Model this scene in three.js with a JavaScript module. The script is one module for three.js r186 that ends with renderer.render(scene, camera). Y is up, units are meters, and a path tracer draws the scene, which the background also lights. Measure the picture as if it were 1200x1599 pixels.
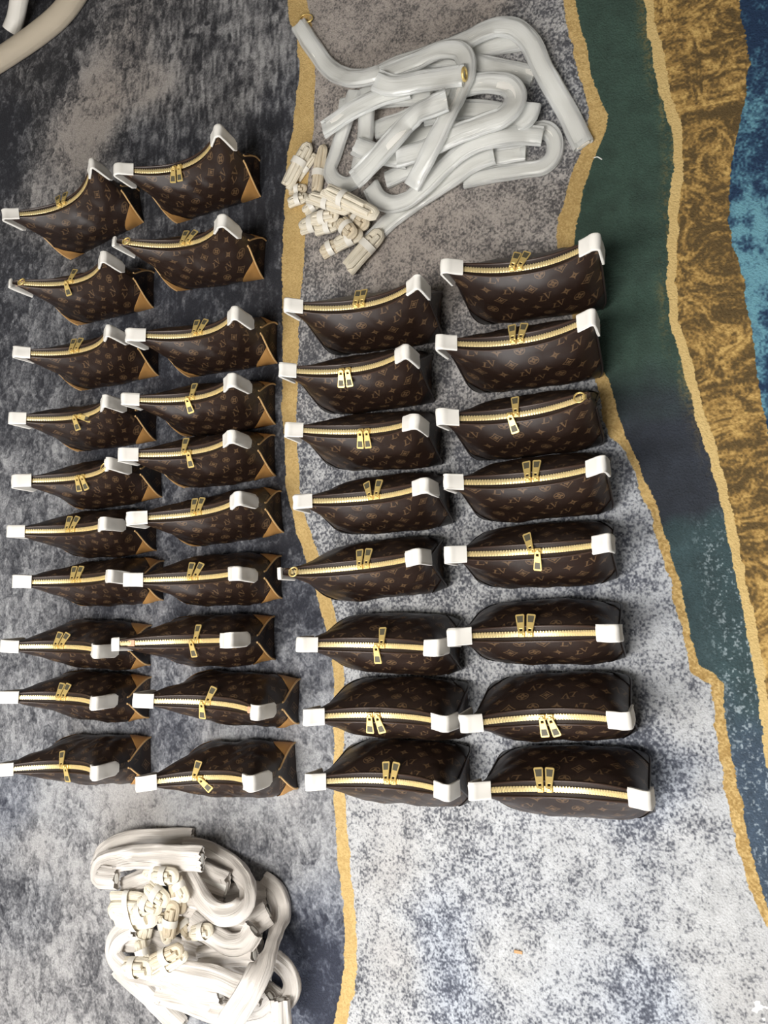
import * as THREE from 'three';
import { mergeGeometries } from 'three/addons/utils/BufferGeometryUtils.js';
import { RoundedBoxGeometry } from 'three/addons/geometries/RoundedBoxGeometry.js';
import { RectAreaLightUniformsLib } from 'three/addons/lights/RectAreaLightUniformsLib.js';

// ------------------------------------------------------------------ camera, light, exposure
const scene = new THREE.Scene();
const camera = new THREE.PerspectiveCamera(67.35, 1200 / 1599, 0.05, 30);
camera.position.set(0, 1.5, 0);
camera.up.set(0.05397, 0.11662, -0.99171);
camera.lookAt(-0.41651722, 1.5 - 0.89999937, -0.12850887);
scene.add(camera);
const renderer = new THREE.WebGLRenderer({ antialias: true });
renderer.toneMapping = THREE.LinearToneMapping;
renderer.toneMappingExposure = 1.0;
renderer.shadowMap.enabled = true;
RectAreaLightUniformsLib.init();
scene.background = new THREE.Color(0.75, 0.85, 1.0);
const ROOM = { x0: -3.0, x1: 1.5, z0: -2.9, z1: 2.7, h: 2.7 };
const WIN = { x0: -2.6, x1: 0.6, y0: 0.9, y1: 2.55 };
const daylight = new THREE.RectAreaLight(new THREE.Color(1.0, 0.985, 0.96), 6.6, WIN.x1 - WIN.x0 - 0.1, WIN.y1 - WIN.y0 - 0.1);
daylight.position.set((WIN.x0 + WIN.x1) / 2, (WIN.y0 + WIN.y1) / 2, ROOM.z1 - 0.02);
daylight.lookAt(daylight.position.x, daylight.position.y, -5);
scene.add(daylight);
const LAMP = { x: -0.9, y: 2.66, z: 0.58, w: 1.6, d: 0.8 };
const lampLight = new THREE.RectAreaLight(new THREE.Color(1.0, 0.97, 0.92), 17, LAMP.w, LAMP.d);
lampLight.position.set(LAMP.x, LAMP.y - 0.012, LAMP.z); lampLight.lookAt(LAMP.x, 0, LAMP.z + 0.0001);
scene.add(lampLight);

// ------------------------------------------------------------------ helpers
const rng = (seed) => () => { seed = (seed + 0x6D2B79F5) | 0; let t = Math.imul(seed ^ (seed >>> 15), 1 | seed); t = (t + Math.imul(t ^ (t >>> 7), 61 | t)) ^ t; return ((t ^ (t >>> 14)) >>> 0) / 4294967296; };
const TAB = new Float32Array(65536); { const r = rng(77); for (let i = 0; i < 65536; i++) TAB[i] = r(); }
function vn(x, y) {
  const xi = Math.floor(x), yi = Math.floor(y); let fx = x - xi, fy = y - yi;
  fx = fx * fx * (3 - 2 * fx); fy = fy * fy * (3 - 2 * fy);
  const a = (yi & 255) << 8, b = ((yi + 1) & 255) << 8, c = xi & 255, d = (xi + 1) & 255;
  const p = TAB[a | c], q = TAB[a | d], r = TAB[b | c], s = TAB[b | d];
  return p + (q - p) * fx + (r - p + (p - q - r + s) * fx) * fy;
}
const fbm = (x, y, o) => { let s = 0, a = 0.5, n = 0; for (let i = 0; i < o; i++) { s += a * vn(x, y); n += a; a *= 0.55; x = x * 2.03 + 17.3; y = y * 2.03 + 9.1; } return s / n; };
const clamp = (v, a = 0, b = 1) => v < a ? a : v > b ? b : v;
const sst = (a, b, v) => { v = clamp((v - a) / (b - a)); return v * v * (3 - 2 * v); };
const mix = (a, b, t) => a + (b - a) * t;
const used = {};
const numbered = (n) => { const k = used[n] = (used[n] ?? -1) + 1; return k ? `${n}_${String(k).padStart(3, '0')}` : n; };
function tag(o, label, category, group) { o.userData.label = label; o.userData.category = category; if (group) o.userData.group = group; return o; }
function group(name) { const o = new THREE.Group(); o.name = numbered(name); scene.add(o); return o; }
function part(name, geo, mat, parent) { const m = new THREE.Mesh(geo, mat); m.name = parent ? name : numbered(name); m.castShadow = m.receiveShadow = true; (parent || scene).add(m); return m; }
function struct(name, geo, mat) { const m = part(name, geo, mat); m.userData.kind = 'structure'; return m; }
const box = (x0, x1, y0, y1, z0, z1) => new THREE.BoxGeometry(x1 - x0, y1 - y0, z1 - z0).translate((x0 + x1) / 2, (y0 + y1) / 2, (z0 + z1) / 2);
const V = (x, y, z) => new THREE.Vector3(x, y, z);
const std = (hex, rough, extra = {}) => new THREE.MeshStandardMaterial({ color: hex, roughness: rough, ...extra });
const phys = (hex, rough, extra = {}) => new THREE.MeshPhysicalMaterial({ color: hex, roughness: rough, ...extra });

// flat or round tube swept along points; the flat side faces up unless a side vector is given
function sweep(pts, o) {
  const { w, t, n = 40, m = 16, pow = 0.7, wr = 0, seed = 1, side = null, recess = 0, wf = null, tf = null, tension = 0.5 } = o;
  const c = new THREE.CatmullRomCurve3(pts, false, 'centripetal', tension);
  const P = [], U = [], I = []; const up = V(0, 1, 0); const len = c.getLength();
  const N = V(), B = V(); let prevB = null;
  for (let i = 0; i <= n; i++) {
    const u = i / n, p = c.getPointAt(u), T = c.getTangentAt(u);
    if (side) { B.copy(side); N.crossVectors(T, B).normalize(); if (o.flip) N.negate(); }
    else { B.crossVectors(T, up); if (B.lengthSq() < 1e-6) B.set(0, 0, 1); B.normalize(); if (prevB && B.dot(prevB) < 0) B.negate(); N.crossVectors(B, T).normalize(); if (N.y < 0) N.negate(); prevB = B.clone(); }
    const ww = w * 0.5 * (wf ? wf(u) : 1), tt = t * 0.5 * (tf ? tf(u) : 1);
    for (let j = 0; j <= m; j++) {
      const a = j / m * Math.PI * 2, ca = Math.cos(a), sa = Math.sin(a);
      let x = Math.sign(ca) * Math.abs(ca) ** pow * ww, y = Math.sign(sa) * Math.abs(sa) ** pow * tt;
      if (wr) {
        const jj = j % m, e = vn(u * len * 34 + seed * 13.1, jj * 0.9 + seed * 7.7) + 0.6 * vn(u * len * 12 + seed * 3.1, jj * 1.7 + seed) - 0.8;
        x += ca * e * wr; y += sa * e * wr * 1.6;
        if (o.crease) y += sa * o.crease * ((vn(jj * 1.37 + seed * 5.1, u * len * 6 + seed) - 0.5) * 1.6 + (vn(jj * 0.71 + seed * 2.3, u * len * 18) - 0.5));
      }
      P.push(p.x + B.x * x + N.x * y, p.y + B.y * x + N.y * y, p.z + B.z * x + N.z * y); U.push(u * len, j / m * (w + t) * 2);
    }
  }
  const k = m + 1;
  for (let i = 0; i < n; i++) for (let j = 0; j < m; j++) { const a = i * k + j, b = a + k; I.push(a, a + 1, b, b, a + 1, b + 1); }
  for (const e of [0, 1]) {   // closed ends, drawn in a little where the tube is open
    const base = e ? n * k : 0, T = c.getTangentAt(e), p = c.getPointAt(e);
    const d = recess * (e ? -1 : 1); const ci = P.length / 3; const s0 = ci;
    for (let j = 0; j <= m; j++) {
      const q = (base + j) * 3; const f = recess ? 0.9 : 1;
      P.push(mix(p.x, P[q], f), mix(p.y, P[q + 1], f), mix(p.z, P[q + 2], f)); U.push(0, 0);
    }
    const s1 = P.length / 3;
    for (let j = 0; j <= m; j++) { const q = (s0 + j) * 3; P.push(P[q] + T.x * d, P[q + 1] + T.y * d, P[q + 2] + T.z * d); U.push(0, 0); }
    const cc = P.length / 3; P.push(p.x + T.x * d, p.y + T.y * d, p.z + T.z * d); U.push(0, 0);
    for (let j = 0; j < m; j++) {
      const q = [base + j, base + j + 1, s0 + j, s0 + j + 1, s1 + j, s1 + j + 1];
      const f = e ? 1 : 0; const tri = (a, b, g) => f ? I.push(a, b, g) : I.push(a, g, b);
      if (recess) { tri(q[0], q[1], q[2]); tri(q[2], q[1], q[3]); tri(q[2], q[3], q[4]); tri(q[4], q[3], q[5]); }
      else { tri(q[0], q[1], q[4]); tri(q[4], q[1], q[5]); }
      tri(s1 + j, s1 + j + 1, cc);
    }
  }
  const g = new THREE.BufferGeometry(); g.setAttribute('position', new THREE.Float32BufferAttribute(P, 3)); g.setAttribute('uv', new THREE.Float32BufferAttribute(U, 2)); g.setIndex(I); g.computeVertexNormals();
  return g;
}
const arr = (a) => a.map((p) => V(...p));

// ------------------------------------------------------------------ measured layout (metres; x across, z along the columns)
const DATA = {"edges":{"al":[[-1.774,-1.006],[-1.538,-0.963],[-1.483,-0.958],[-1.422,-0.936],[-1.349,-0.926],[-1.265,-0.933],[-1.182,-0.941],[-1.102,-0.958],[-1.019,-0.962],[-0.936,-0.964],[-0.854,-0.966],[-0.789,-0.965],[-0.628,-0.96],[-0.456,-0.96],[-0.378,-0.95],[-0.287,-0.944],[-0.226,-0.929],[-0.151,-0.903],[-0.078,-0.876],[-0.007,-0.851],[0.063,-0.826],[0.131,-0.814],[0.226,-0.813],[0.386,-0.812],[0.464,-0.806],[0.527,-0.801],[0.59,-0.791],[0.651,-0.782],[0.714,-0.784],[0.777,-0.791],[0.84,-0.807],[0.97,-0.839]],
"ar":[[-1.748,-0.944],[-1.517,-0.906],[-1.461,-0.896],[-1.406,-0.89],[-1.335,-0.881],[-1.249,-0.882],[-1.165,-0.883],[-1.084,-0.891],[-1.004,-0.902],[-0.922,-0.901],[-0.841,-0.903],[-0.778,-0.909],[-0.621,-0.917],[-0.451,-0.92],[-0.375,-0.913],[-0.284,-0.908],[-0.224,-0.895],[-0.15,-0.866],[-0.078,-0.84],[-0.007,-0.815],[0.062,-0.799],[0.13,-0.789],[0.225,-0.79],[0.384,-0.787],[0.461,-0.78],[0.524,-0.771],[0.586,-0.764],[0.647,-0.758],[0.709,-0.756],[0.771,-0.762],[0.834,-0.778],[0.962,-0.806]],
"bl":[[-1.519,-0.285],[-1.286,-0.275],[-1.24,-0.271],[-1.193,-0.262],[-1.131,-0.253],[-1.085,-0.244],[-1.038,-0.233],[-1.009,-0.231],[-0.982,-0.235],[-0.943,-0.246],[-0.905,-0.263],[-0.854,-0.282],[-0.802,-0.3],[-0.747,-0.304],[-0.72,-0.304],[-0.579,-0.277],[-0.441,-0.234],[-0.389,-0.228],[-0.337,-0.217],[-0.31,-0.191],[-0.258,-0.17],[-0.209,-0.157],[-0.184,-0.147],[-0.123,-0.133],[-0.064,-0.118],[-0.006,-0.11],[0.051,-0.098],[0.097,-0.091],[0.108,-0.087],[0.127,-0.06],[0.162,-0.056],[0.217,-0.052],[0.27,-0.048],[0.323,-0.043],[0.375,-0.034],[0.426,-0.023],[0.466,-0.014],[0.504,0.002],[0.569,0.031],[0.658,0.076]],
"br":[[-1.512,-0.268],[-1.278,-0.251],[-1.23,-0.243],[-1.184,-0.236],[-1.122,-0.226],[-1.076,-0.216],[-1.03,-0.205],[-0.999,-0.196],[-0.972,-0.199],[-0.934,-0.214],[-0.896,-0.229],[-0.845,-0.247],[-0.793,-0.261],[-0.74,-0.269],[-0.714,-0.275],[-0.575,-0.252],[-0.438,-0.211],[-0.386,-0.198],[-0.334,-0.184],[-0.308,-0.171],[-0.257,-0.156],[-0.207,-0.138],[-0.183,-0.13],[-0.123,-0.117],[-0.064,-0.102],[-0.006,-0.093],[0.051,-0.083],[0.096,-0.075],[0.107,-0.054],[0.126,-0.037],[0.161,-0.038],[0.215,-0.034],[0.269,-0.027],[0.321,-0.019],[0.373,-0.012],[0.423,-0.003],[0.463,0.004],[0.502,0.016],[0.567,0.045],[0.654,0.094]],
"gl":[[-1.372,-0.113],[-1.227,-0.112],[-1.155,-0.11],[-1.111,-0.105],[-1.01,-0.092],[-0.937,-0.074],[-0.869,-0.073],[-0.805,-0.082],[-0.755,-0.09],[-0.677,-0.094],[-0.613,-0.097],[-0.549,-0.094],[-0.485,-0.085],[-0.42,-0.069],[-0.358,-0.059],[-0.296,-0.045],[-0.236,-0.032],[-0.177,-0.022],[-0.119,-0.014],[-0.062,-0.007],[-0.006,0.0],[0.05,0.007],[0.104,0.014],[0.158,0.017],[0.212,0.02],[0.264,0.025],[0.367,0.038],[0.56,0.082]],
"gr":[[-1.367,-0.101],[-1.221,-0.097],[-1.149,-0.093],[-1.104,-0.083],[-1.004,-0.071],[-0.932,-0.057],[-0.864,-0.054],[-0.801,-0.063],[-0.75,-0.071],[-0.674,-0.077],[-0.61,-0.081],[-0.546,-0.078],[-0.482,-0.066],[-0.418,-0.053],[-0.356,-0.042],[-0.295,-0.028],[-0.235,-0.016],[-0.176,-0.006],[-0.118,0.002],[-0.062,0.008],[-0.006,0.016],[0.05,0.025],[0.104,0.029],[0.158,0.036],[0.21,0.043],[0.262,0.049],[0.364,0.062],[0.557,0.101]],
"dr":[[-1.301,0.06],[-1.165,0.058],[-1.095,0.065],[-1.028,0.067],[-0.965,0.058],[-0.903,0.044],[-0.842,0.029],[-0.78,0.021],[-0.717,0.017],[-0.653,0.025],[-0.588,0.037],[-0.527,0.041],[-0.466,0.044],[-0.405,0.048],[-0.346,0.055],[-0.287,0.062],[-0.171,0.085],[0.048,0.124],[0.35,0.185]]},"toneLeft":[[-1.98,-1.84,0.2,0],[-1.56,-1.45,0.74,1],[-1.7,-1.34,0.7,0.8],[-1.63,-1.4,0.74,0.9],[-1.49,-1.55,0.55,0.8],[-1.85,-1.58,0.25,0.3],[-1.95,-1.49,0.15,0],[-1.42,-1.45,0.66,0.8],[-1.35,-1.56,0.36,0.3],[-1.18,-1.52,0.4,0.2],[-1.19,-1.33,0.45,0.2],[-1.05,-1.35,0.5,0.2],[-0.97,-1.28,0.3,0],[-1.25,-1.23,0.3,0],[-1.44,-1.29,0.3,0],[-0.99,-1.09,0.12,0],[-0.99,-0.92,0.1,0],[-1.94,-1.3,0.15,0],[-1.82,-1.25,0.6,0.5],[-1.75,-1.7,0.3,0.2],[-1.93,-0.95,0.25,0],[-1.9,-0.79,0.36,0],[-1.88,-0.61,0.4,0],[-1.87,-0.42,0.46,0],[-1.87,-0.28,0.5,0],[-1.85,-0.15,0.5,0],[-1.84,0.01,0.52,0],[-1.82,0.18,0.56,0],[-1.79,0.31,0.6,0],[-1.77,0.49,0.5,-0.5],[-1.61,0.48,0.64,0],[-1.38,0.47,0.74,0.3],[-1.13,0.44,0.72,0],[-0.92,0.46,0.72,0],[-0.89,0.53,0.66,0],[-0.86,0.6,0.4,-0.6],[-0.85,0.73,0.1,-0.8],[-0.87,0.83,0.1,-0.8],[-1.67,0.61,0.76,0.2],[-1.66,0.72,0.5,0],[-1.73,0.76,0.38,0],[-1.56,0.85,0.58,0.2],[-1.69,0.96,0.62,0.2],[-1.39,0.92,0.56,0.2],[-1.51,0.69,0.62,0.2],[-0.89,-0.22,0.22,0],[-0.88,-0.08,0.25,-0.3],[-0.87,0.06,0.34,-0.3],[-0.88,0.2,0.5,-0.2],[-0.85,0.34,0.66,0],[-1.29,0.28,0.45,-0.3],[-1.36,-0.76,0.25,-0.2],[-1.32,-0.41,0.3,-0.2],[-1.31,-0.09,0.4,-0.2]],
"toneMid":[[-0.85,-1.44,0.74,1],[-0.53,-1.35,0.7,1],[-0.32,-1.21,0.5,0.2],[-0.28,-1.07,0.5,0],[-0.76,-1.35,0.7,1],[-0.83,-1.27,0.72,0.8],[-0.86,-1.11,0.7,0.8],[-0.63,-0.79,0.7,0.9],[-0.4,-0.84,0.68,0.7],[-0.31,-0.96,0.5,0.3],[-0.33,-0.84,0.55,0.6],[-0.54,-0.8,0.7,0.8],[-0.86,-0.83,0.55,0.7],[-0.89,-0.71,0.4,0.3],[-0.89,-0.52,0.45,0.2],[-0.85,-0.34,0.5,0],[-0.56,-0.48,0.5,0.3],[-0.56,-0.21,0.55,0],[-0.56,0.06,0.6,0],[-0.18,-0.25,0.66,-0.3],[-0.17,-0.12,0.6,-0.4],[-0.14,-0.01,0.62,-0.4],[-0.12,0.09,0.72,-0.2],[-0.15,0.12,0.66,-0.3],[-0.1,0.2,0.85,0],[-0.08,0.31,0.86,0],[-0.13,0.28,0.2,-1],[-0.15,0.32,0.35,-1],[-0.12,0.37,0.82,0],[-0.3,0.44,0.8,-0.1],[-0.55,0.42,0.68,0],[-0.69,0.41,0.82,0.1],[-0.75,0.48,0.75,0],[-0.69,0.51,0.8,0.2],[-0.5,0.49,0.64,-0.2],[-0.56,0.63,0.45,-0.7],[-0.54,0.7,0.4,-0.8],[-0.48,0.66,0.75,0],[-0.42,0.65,0.82,0],[-0.67,0.69,0.8,0.2],[-0.72,0.78,0.7,0],[-0.25,0.57,0.76,-0.2],[-0.18,0.67,0.55,-0.7],[-0.09,0.59,0.86,0],[-0.04,0.48,0.95,0],[-0.04,0.64,0.85,0.1],[-0.35,0.7,0.68,-0.3],[-0.78,0.69,0.8,0]],
"toneBlue":[[0.07,-1.13,0.1],[0.08,-0.92,0.45],[0.08,-0.8,0.15],[0.06,-0.7,0.8],[0.06,-0.58,0.85],[0.06,-0.48,0.5],[0.06,-0.36,0.3],[0.14,-0.75,0.3],[0.12,-0.4,0.4]],
"greenZ":[-0.484,-0.351,-0.193,-0.145,0.106,0.268],
"bags":[[[-1.547,-1.06,0.201,0.267,[[-0.021,-1,12],[-0.007,-1,-6]],0.0],[-1.495,-0.837,0.019,0.271,[[-0.031,1,-10],[-0.017,-1,-14]],0.0],[-1.47,-0.649,0.026,0.265,[[-0.024,-1,-4],[-0.011,-1,-14]],0.0],[-1.469,-0.479,0.017,0.265,[[-0.004,1,-12],[0.008,1,-70]],0.0],[-1.445,-0.326,0.059,0.264,[[-0.009,1,0],[0.006,1,-14]],0.0],[-1.452,-0.198,0.011,0.259,[[-0.025,-1,-4],[-0.01,-1,-18]],0.015],[-1.424,-0.072,0.035,0.259,[[-0.025,-1,0],[-0.013,-1,-8]],-0.015],[-1.453,0.08,-0.011,0.253,[[-0.04,-1,-14],[-0.023,-1,-24]],0.024],[-1.448,0.206,-0.008,0.251,[[-0.027,-1,-8],[-0.017,-1,-14]],-0.024],[-1.443,0.357,0.061,0.261,[[-0.012,-1,10],[-0.0,1,2]],0.0]],[[-1.164,-1.065,0.048,0.259,[[-0.026,1,12],[-0.009,1,6]],0.0],[-1.148,-0.863,-0.061,0.27,[[-0.009,-1,-8],[0.007,-1,-30]],0.0],[-1.104,-0.635,0.003,0.257,[[-0.006,-1,-4],[0.005,-1,-22]],0.0],[-1.107,-0.484,0.017,0.259,[[-0.019,1,-12],[-0.005,-1,-4]],0.0],[-1.107,-0.358,0.036,0.263,[[-0.025,-1,-4],[-0.007,1,-4]],0.0],[-1.08,-0.218,0.086,0.254,[[-0.018,-1,-4],[-0.004,-1,-12]],0.0],[-1.08,-0.074,0.036,0.256,[[-0.022,-1,-6],[-0.008,-1,-22]],0.0],[-1.1,0.064,0.038,0.289,[[0.007,1,-4],[0.021,-1,-2]],0.0],[-1.033,0.193,-0.023,0.28,[[-0.026,1,2],[-0.009,-1,-18]],0.0],[-1.028,0.345,0.091,0.246,[[-0.045,-1,-16],[-0.028,1,-40]],0.0]],[[-0.681,-0.629,-0.014,0.259,[[-0.01,-1,-8],[-0.001,-1,-2]],0.0],[-0.698,-0.494,-0.005,0.247,[[-0.029,1,4],[-0.013,1,-4]],0.0],[-0.68,-0.362,-0.048,0.249,[[-0.002,1,4],[0.015,1,-2]],0.0],[-0.659,-0.225,0.043,0.246,[[0.002,-1,20],[0.013,-1,-8]],0.0],[-0.681,-0.088,0.078,0.257,[[0.0,-1,2],[0.014,-1,-8]],0.0],[-0.644,0.065,-0.011,0.251,[[0.0,1,-2],[0.01,-1,4]],0.0],[-0.627,0.193,0.02,0.25,[[-0.032,1,4],[-0.016,1,-14]],0.021],[-0.623,0.319,0.033,0.245,[[0.002,-1,6],[0.012,-1,-8]],-0.021]],[[-0.338,-0.644,-0.033,0.25,[[-0.009,-1,-25],[-0.024,-1,-18]],0.0],[-0.35,-0.502,0.005,0.249,[[-0.013,-1,5],[0.002,-1,-12]],0.0],[-0.353,-0.363,0.04,0.244,[[-0.019,1,-14],[-0.008,-1,3]],0.009],[-0.339,-0.237,0.029,0.245,[[0.001,-1,6],[0.011,-1,-4]],-0.009],[-0.338,-0.107,0.032,0.248,[[0.002,-1,16],[0.011,1,8]],0.0],[-0.332,0.039,0.033,0.251,[[-0.026,-1,4],[-0.014,-1,-6]],0.0],[-0.315,0.173,0.08,0.244,[[-0.012,1,-2],[0.002,1,-14]],0.059],[-0.294,0.308,0.05,0.253,[[-0.036,-1,4],[-0.024,-1,-4]],-0.053]]],
"top":{"corner":{"p":[[-0.925,0.008,-1.449],[-0.904,0.008,-1.412],[-0.894,0.008,-1.393],[-0.872,0.008,-1.357],[-0.849,0.008,-1.32],[-0.819,0.016,-1.282],[-0.799,0.023,-1.263],[-0.756,0.039,-1.23],[-0.718,0.047,-1.215],[-0.686,0.047,-1.214],[-0.673,0.042,-1.22],[-0.645,0.039,-1.227],[-0.616,0.035,-1.23],[-0.584,0.038,-1.228],[-0.569,0.038,-1.229],[-0.54,0.038,-1.23],[-0.511,0.038,-1.231],[-0.483,0.038,-1.234],[-0.47,0.035,-1.238],[-0.445,0.029,-1.249],[-0.42,0.023,-1.255],[-0.405,0.023,-1.252],[-0.376,0.023,-1.238],[-0.355,0.023,-1.213],[-0.338,0.023,-1.183],[-0.332,0.023,-1.167],[-0.322,0.023,-1.136],[-0.31,0.023,-1.106],[-0.298,0.02,-1.078],[-0.292,0.017,-1.066],[-0.281,0.011,-1.041],[-0.269,0.008,-1.013],[-0.258,0.008,-0.984],[-0.253,0.008,-0.97],[-0.242,0.008,-0.941]],
"w":0.044},"underright":{"p":[[-0.657,0.008,-1.225],[-0.62,0.008,-1.228],[-0.588,0.008,-1.23],[-0.552,0.008,-1.231],[-0.521,0.008,-1.232],[-0.485,0.008,-1.231],[-0.454,0.008,-1.23],[-0.419,0.008,-1.226],[-0.389,0.008,-1.222],[-0.355,0.008,-1.217]],
"w":0.05},"tipright":{"p":[[-0.569,0.023,-1.23],[-0.539,0.023,-1.218],[-0.505,0.023,-1.204],[-0.477,0.023,-1.191],[-0.445,0.023,-1.174],[-0.42,0.017,-1.164],[-0.395,0.011,-1.154],[-0.365,0.008,-1.14],[-0.339,0.008,-1.127]],
"w":0.042},"front":{"p":[[-0.677,0.077,-1.174],[-0.644,0.076,-1.153],[-0.61,0.071,-1.148],[-0.575,0.068,-1.147],[-0.543,0.071,-1.139],[-0.508,0.073,-1.132],[-0.474,0.073,-1.126]],
"w":0.05},"arch":{"p":[[-0.674,0.062,-1.196],[-0.647,0.061,-1.198],[-0.613,0.057,-1.205],[-0.587,0.054,-1.209],[-0.553,0.053,-1.216],[-0.527,0.053,-1.216],[-0.489,0.053,-1.2],[-0.476,0.054,-1.176],[-0.477,0.054,-1.137],[-0.487,0.054,-1.114],[-0.498,0.066,-1.075],[-0.506,0.079,-1.045],[-0.521,0.083,-1.015],[-0.533,0.083,-0.994],[-0.55,0.082,-0.966],[-0.564,0.076,-0.95],[-0.588,0.06,-0.932],[-0.603,0.053,-0.915]],
"w":0.042},"tipleft":{"p":[[-0.833,0.038,-1.122],[-0.802,0.043,-1.13],[-0.766,0.051,-1.136],[-0.735,0.053,-1.143],[-0.701,0.053,-1.148],[-0.67,0.053,-1.151],[-0.635,0.053,-1.149],[-0.604,0.053,-1.148]],
"w":0.046},"ribbed":{"p":[[-0.726,0.03,-1.2],[-0.723,0.034,-1.163],[-0.722,0.038,-1.126],[-0.723,0.038,-1.092],[-0.726,0.038,-1.063],[-0.736,0.032,-1.035],[-0.747,0.027,-1.008]],
"w":0.04},"leftcurve":{"p":[[-0.76,0.023,-1.209],[-0.77,0.023,-1.176],[-0.78,0.021,-1.15],[-0.795,0.013,-1.124],[-0.808,0.008,-1.1],[-0.82,0.008,-1.067],[-0.832,0.008,-1.038],[-0.816,0.008,-1.007],[-0.783,0.008,-0.99],[-0.749,0.008,-0.999]],
"w":0.036},"loopright":{"p":[[-0.48,0.039,-1.127],[-0.45,0.039,-1.122],[-0.42,0.044,-1.111],[-0.382,0.051,-1.087],[-0.368,0.056,-1.054],[-0.376,0.063,-1.026],[-0.396,0.068,-1.009],[-0.429,0.068,-1.006],[-0.457,0.068,-1.003],[-0.484,0.068,-1.001],[-0.511,0.067,-0.997],[-0.539,0.063,-0.993],[-0.577,0.056,-0.992],[-0.607,0.054,-0.992],[-0.637,0.054,-0.991]],
"w":0.048},"broad":{"p":[[-0.739,0.062,-0.96],[-0.711,0.065,-0.976],[-0.681,0.069,-0.995],[-0.657,0.069,-1.015],[-0.63,0.068,-1.038],[-0.609,0.061,-1.062],[-0.577,0.074,-1.068],[-0.534,0.098,-1.058],[-0.503,0.098,-1.062]],
"w":0.052},"stub":{"p":[[-0.741,0.053,-1.05],[-0.714,0.053,-1.032],[-0.69,0.049,-1.019],[-0.67,0.039,-1.014],[-0.648,0.029,-1.009],[-0.624,0.023,-1.002]],
"w":0.044},"lowerloop":{"p":[[-0.717,0.023,-0.961],[-0.698,0.023,-0.927],[-0.667,0.024,-0.906],[-0.625,0.03,-0.901],[-0.596,0.035,-0.911],[-0.571,0.037,-0.924],[-0.548,0.038,-0.941],[-0.519,0.038,-0.961],[-0.493,0.045,-0.971],[-0.465,0.051,-0.976],[-0.436,0.053,-0.978],[-0.407,0.053,-0.977],[-0.374,0.041,-0.98],[-0.349,0.028,-0.98],[-0.322,0.023,-0.974]],
"w":0.042},"diagonal":{"p":[[-0.734,0.008,-0.832],[-0.711,0.008,-0.85],[-0.682,0.008,-0.871],[-0.657,0.008,-0.885],[-0.63,0.008,-0.898],[-0.598,0.008,-0.912],[-0.569,0.014,-0.919],[-0.535,0.021,-0.928],[-0.509,0.023,-0.938],[-0.485,0.023,-0.95],[-0.453,0.023,-0.959],[-0.426,0.023,-0.963]],
"w":0.044},"outerloop":{"p":[[-0.36,0.008,-1.002],[-0.322,0.008,-0.999],[-0.302,0.008,-0.972],[-0.304,0.008,-0.934],[-0.324,0.008,-0.917],[-0.361,0.008,-0.919],[-0.392,0.008,-0.922],[-0.429,0.008,-0.926],[-0.461,0.008,-0.927],[-0.499,0.008,-0.928]],
"w":0.036},"middle":{"p":[[-0.577,0.038,-1.083],[-0.546,0.037,-1.081],[-0.514,0.03,-1.083],[-0.486,0.024,-1.082],[-0.452,0.023,-1.072],[-0.423,0.023,-1.06],[-0.391,0.023,-1.042],[-0.364,0.023,-1.024]],
"w":0.044},"under1":{"p":[[-0.706,0.023,-1.095],[-0.672,0.023,-1.098],[-0.635,0.023,-1.101],[-0.604,0.023,-1.107],[-0.575,0.015,-1.124],[-0.548,0.008,-1.137],[-0.514,0.008,-1.143],[-0.483,0.008,-1.147]],
"w":0.046},"under2":{"p":[[-0.685,0.008,-0.976],[-0.652,0.008,-0.983],[-0.62,0.008,-0.99],[-0.586,0.008,-0.992],[-0.551,0.008,-0.989],[-0.517,0.008,-0.983],[-0.489,0.008,-0.977],[-0.456,0.008,-0.969],[-0.424,0.008,-0.964],[-0.392,0.008,-0.961],[-0.361,0.008,-0.958]],
"w":0.042},"under3":{"p":[[-0.807,0.008,-1.194],[-0.779,0.008,-1.189],[-0.746,0.008,-1.184],[-0.718,0.008,-1.18],[-0.682,0.017,-1.169],[-0.65,0.029,-1.155],[-0.619,0.038,-1.142],[-0.589,0.038,-1.135],[-0.563,0.038,-1.129]],
"w":0.04},"sidefold":{"p":[[-0.476,0.035,-1.024],[-0.443,0.036,-1.016],[-0.41,0.038,-1.009],[-0.38,0.038,-1.008],[-0.352,0.038,-1.014],[-0.341,0.038,-1.043]],
"w":0.044},"under4":{"p":[[-0.664,0.008,-1.059],[-0.631,0.008,-1.063],[-0.602,0.008,-1.066],[-0.569,0.008,-1.068],[-0.54,0.008,-1.068],[-0.507,0.008,-1.065],[-0.478,0.008,-1.061],[-0.446,0.008,-1.052],[-0.418,0.008,-1.044],[-0.386,0.008,-1.034]],
"w":0.046}},"bot":{"toproll":{"p":[[-1.17,0.012,0.516],[-1.205,0.013,0.519],[-1.232,0.02,0.521],[-1.262,0.029,0.522],[-1.288,0.036,0.524],[-1.324,0.039,0.53],[-1.357,0.038,0.54],[-1.397,0.032,0.559],[-1.428,0.027,0.582],[-1.445,0.02,0.613]],
"w":0.046},"secondroll":{"p":[[-1.062,0.117,0.517],[-1.085,0.117,0.518],[-1.108,0.118,0.52],[-1.137,0.118,0.522],[-1.161,0.118,0.524],[-1.189,0.113,0.529],[-1.218,0.109,0.534],[-1.256,0.1,0.542],[-1.293,0.088,0.552],[-1.328,0.077,0.563],[-1.363,0.07,0.574],[-1.383,0.072,0.584],[-1.382,0.081,0.604],[-1.352,0.089,0.603],[-1.32,0.09,0.6]],
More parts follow.
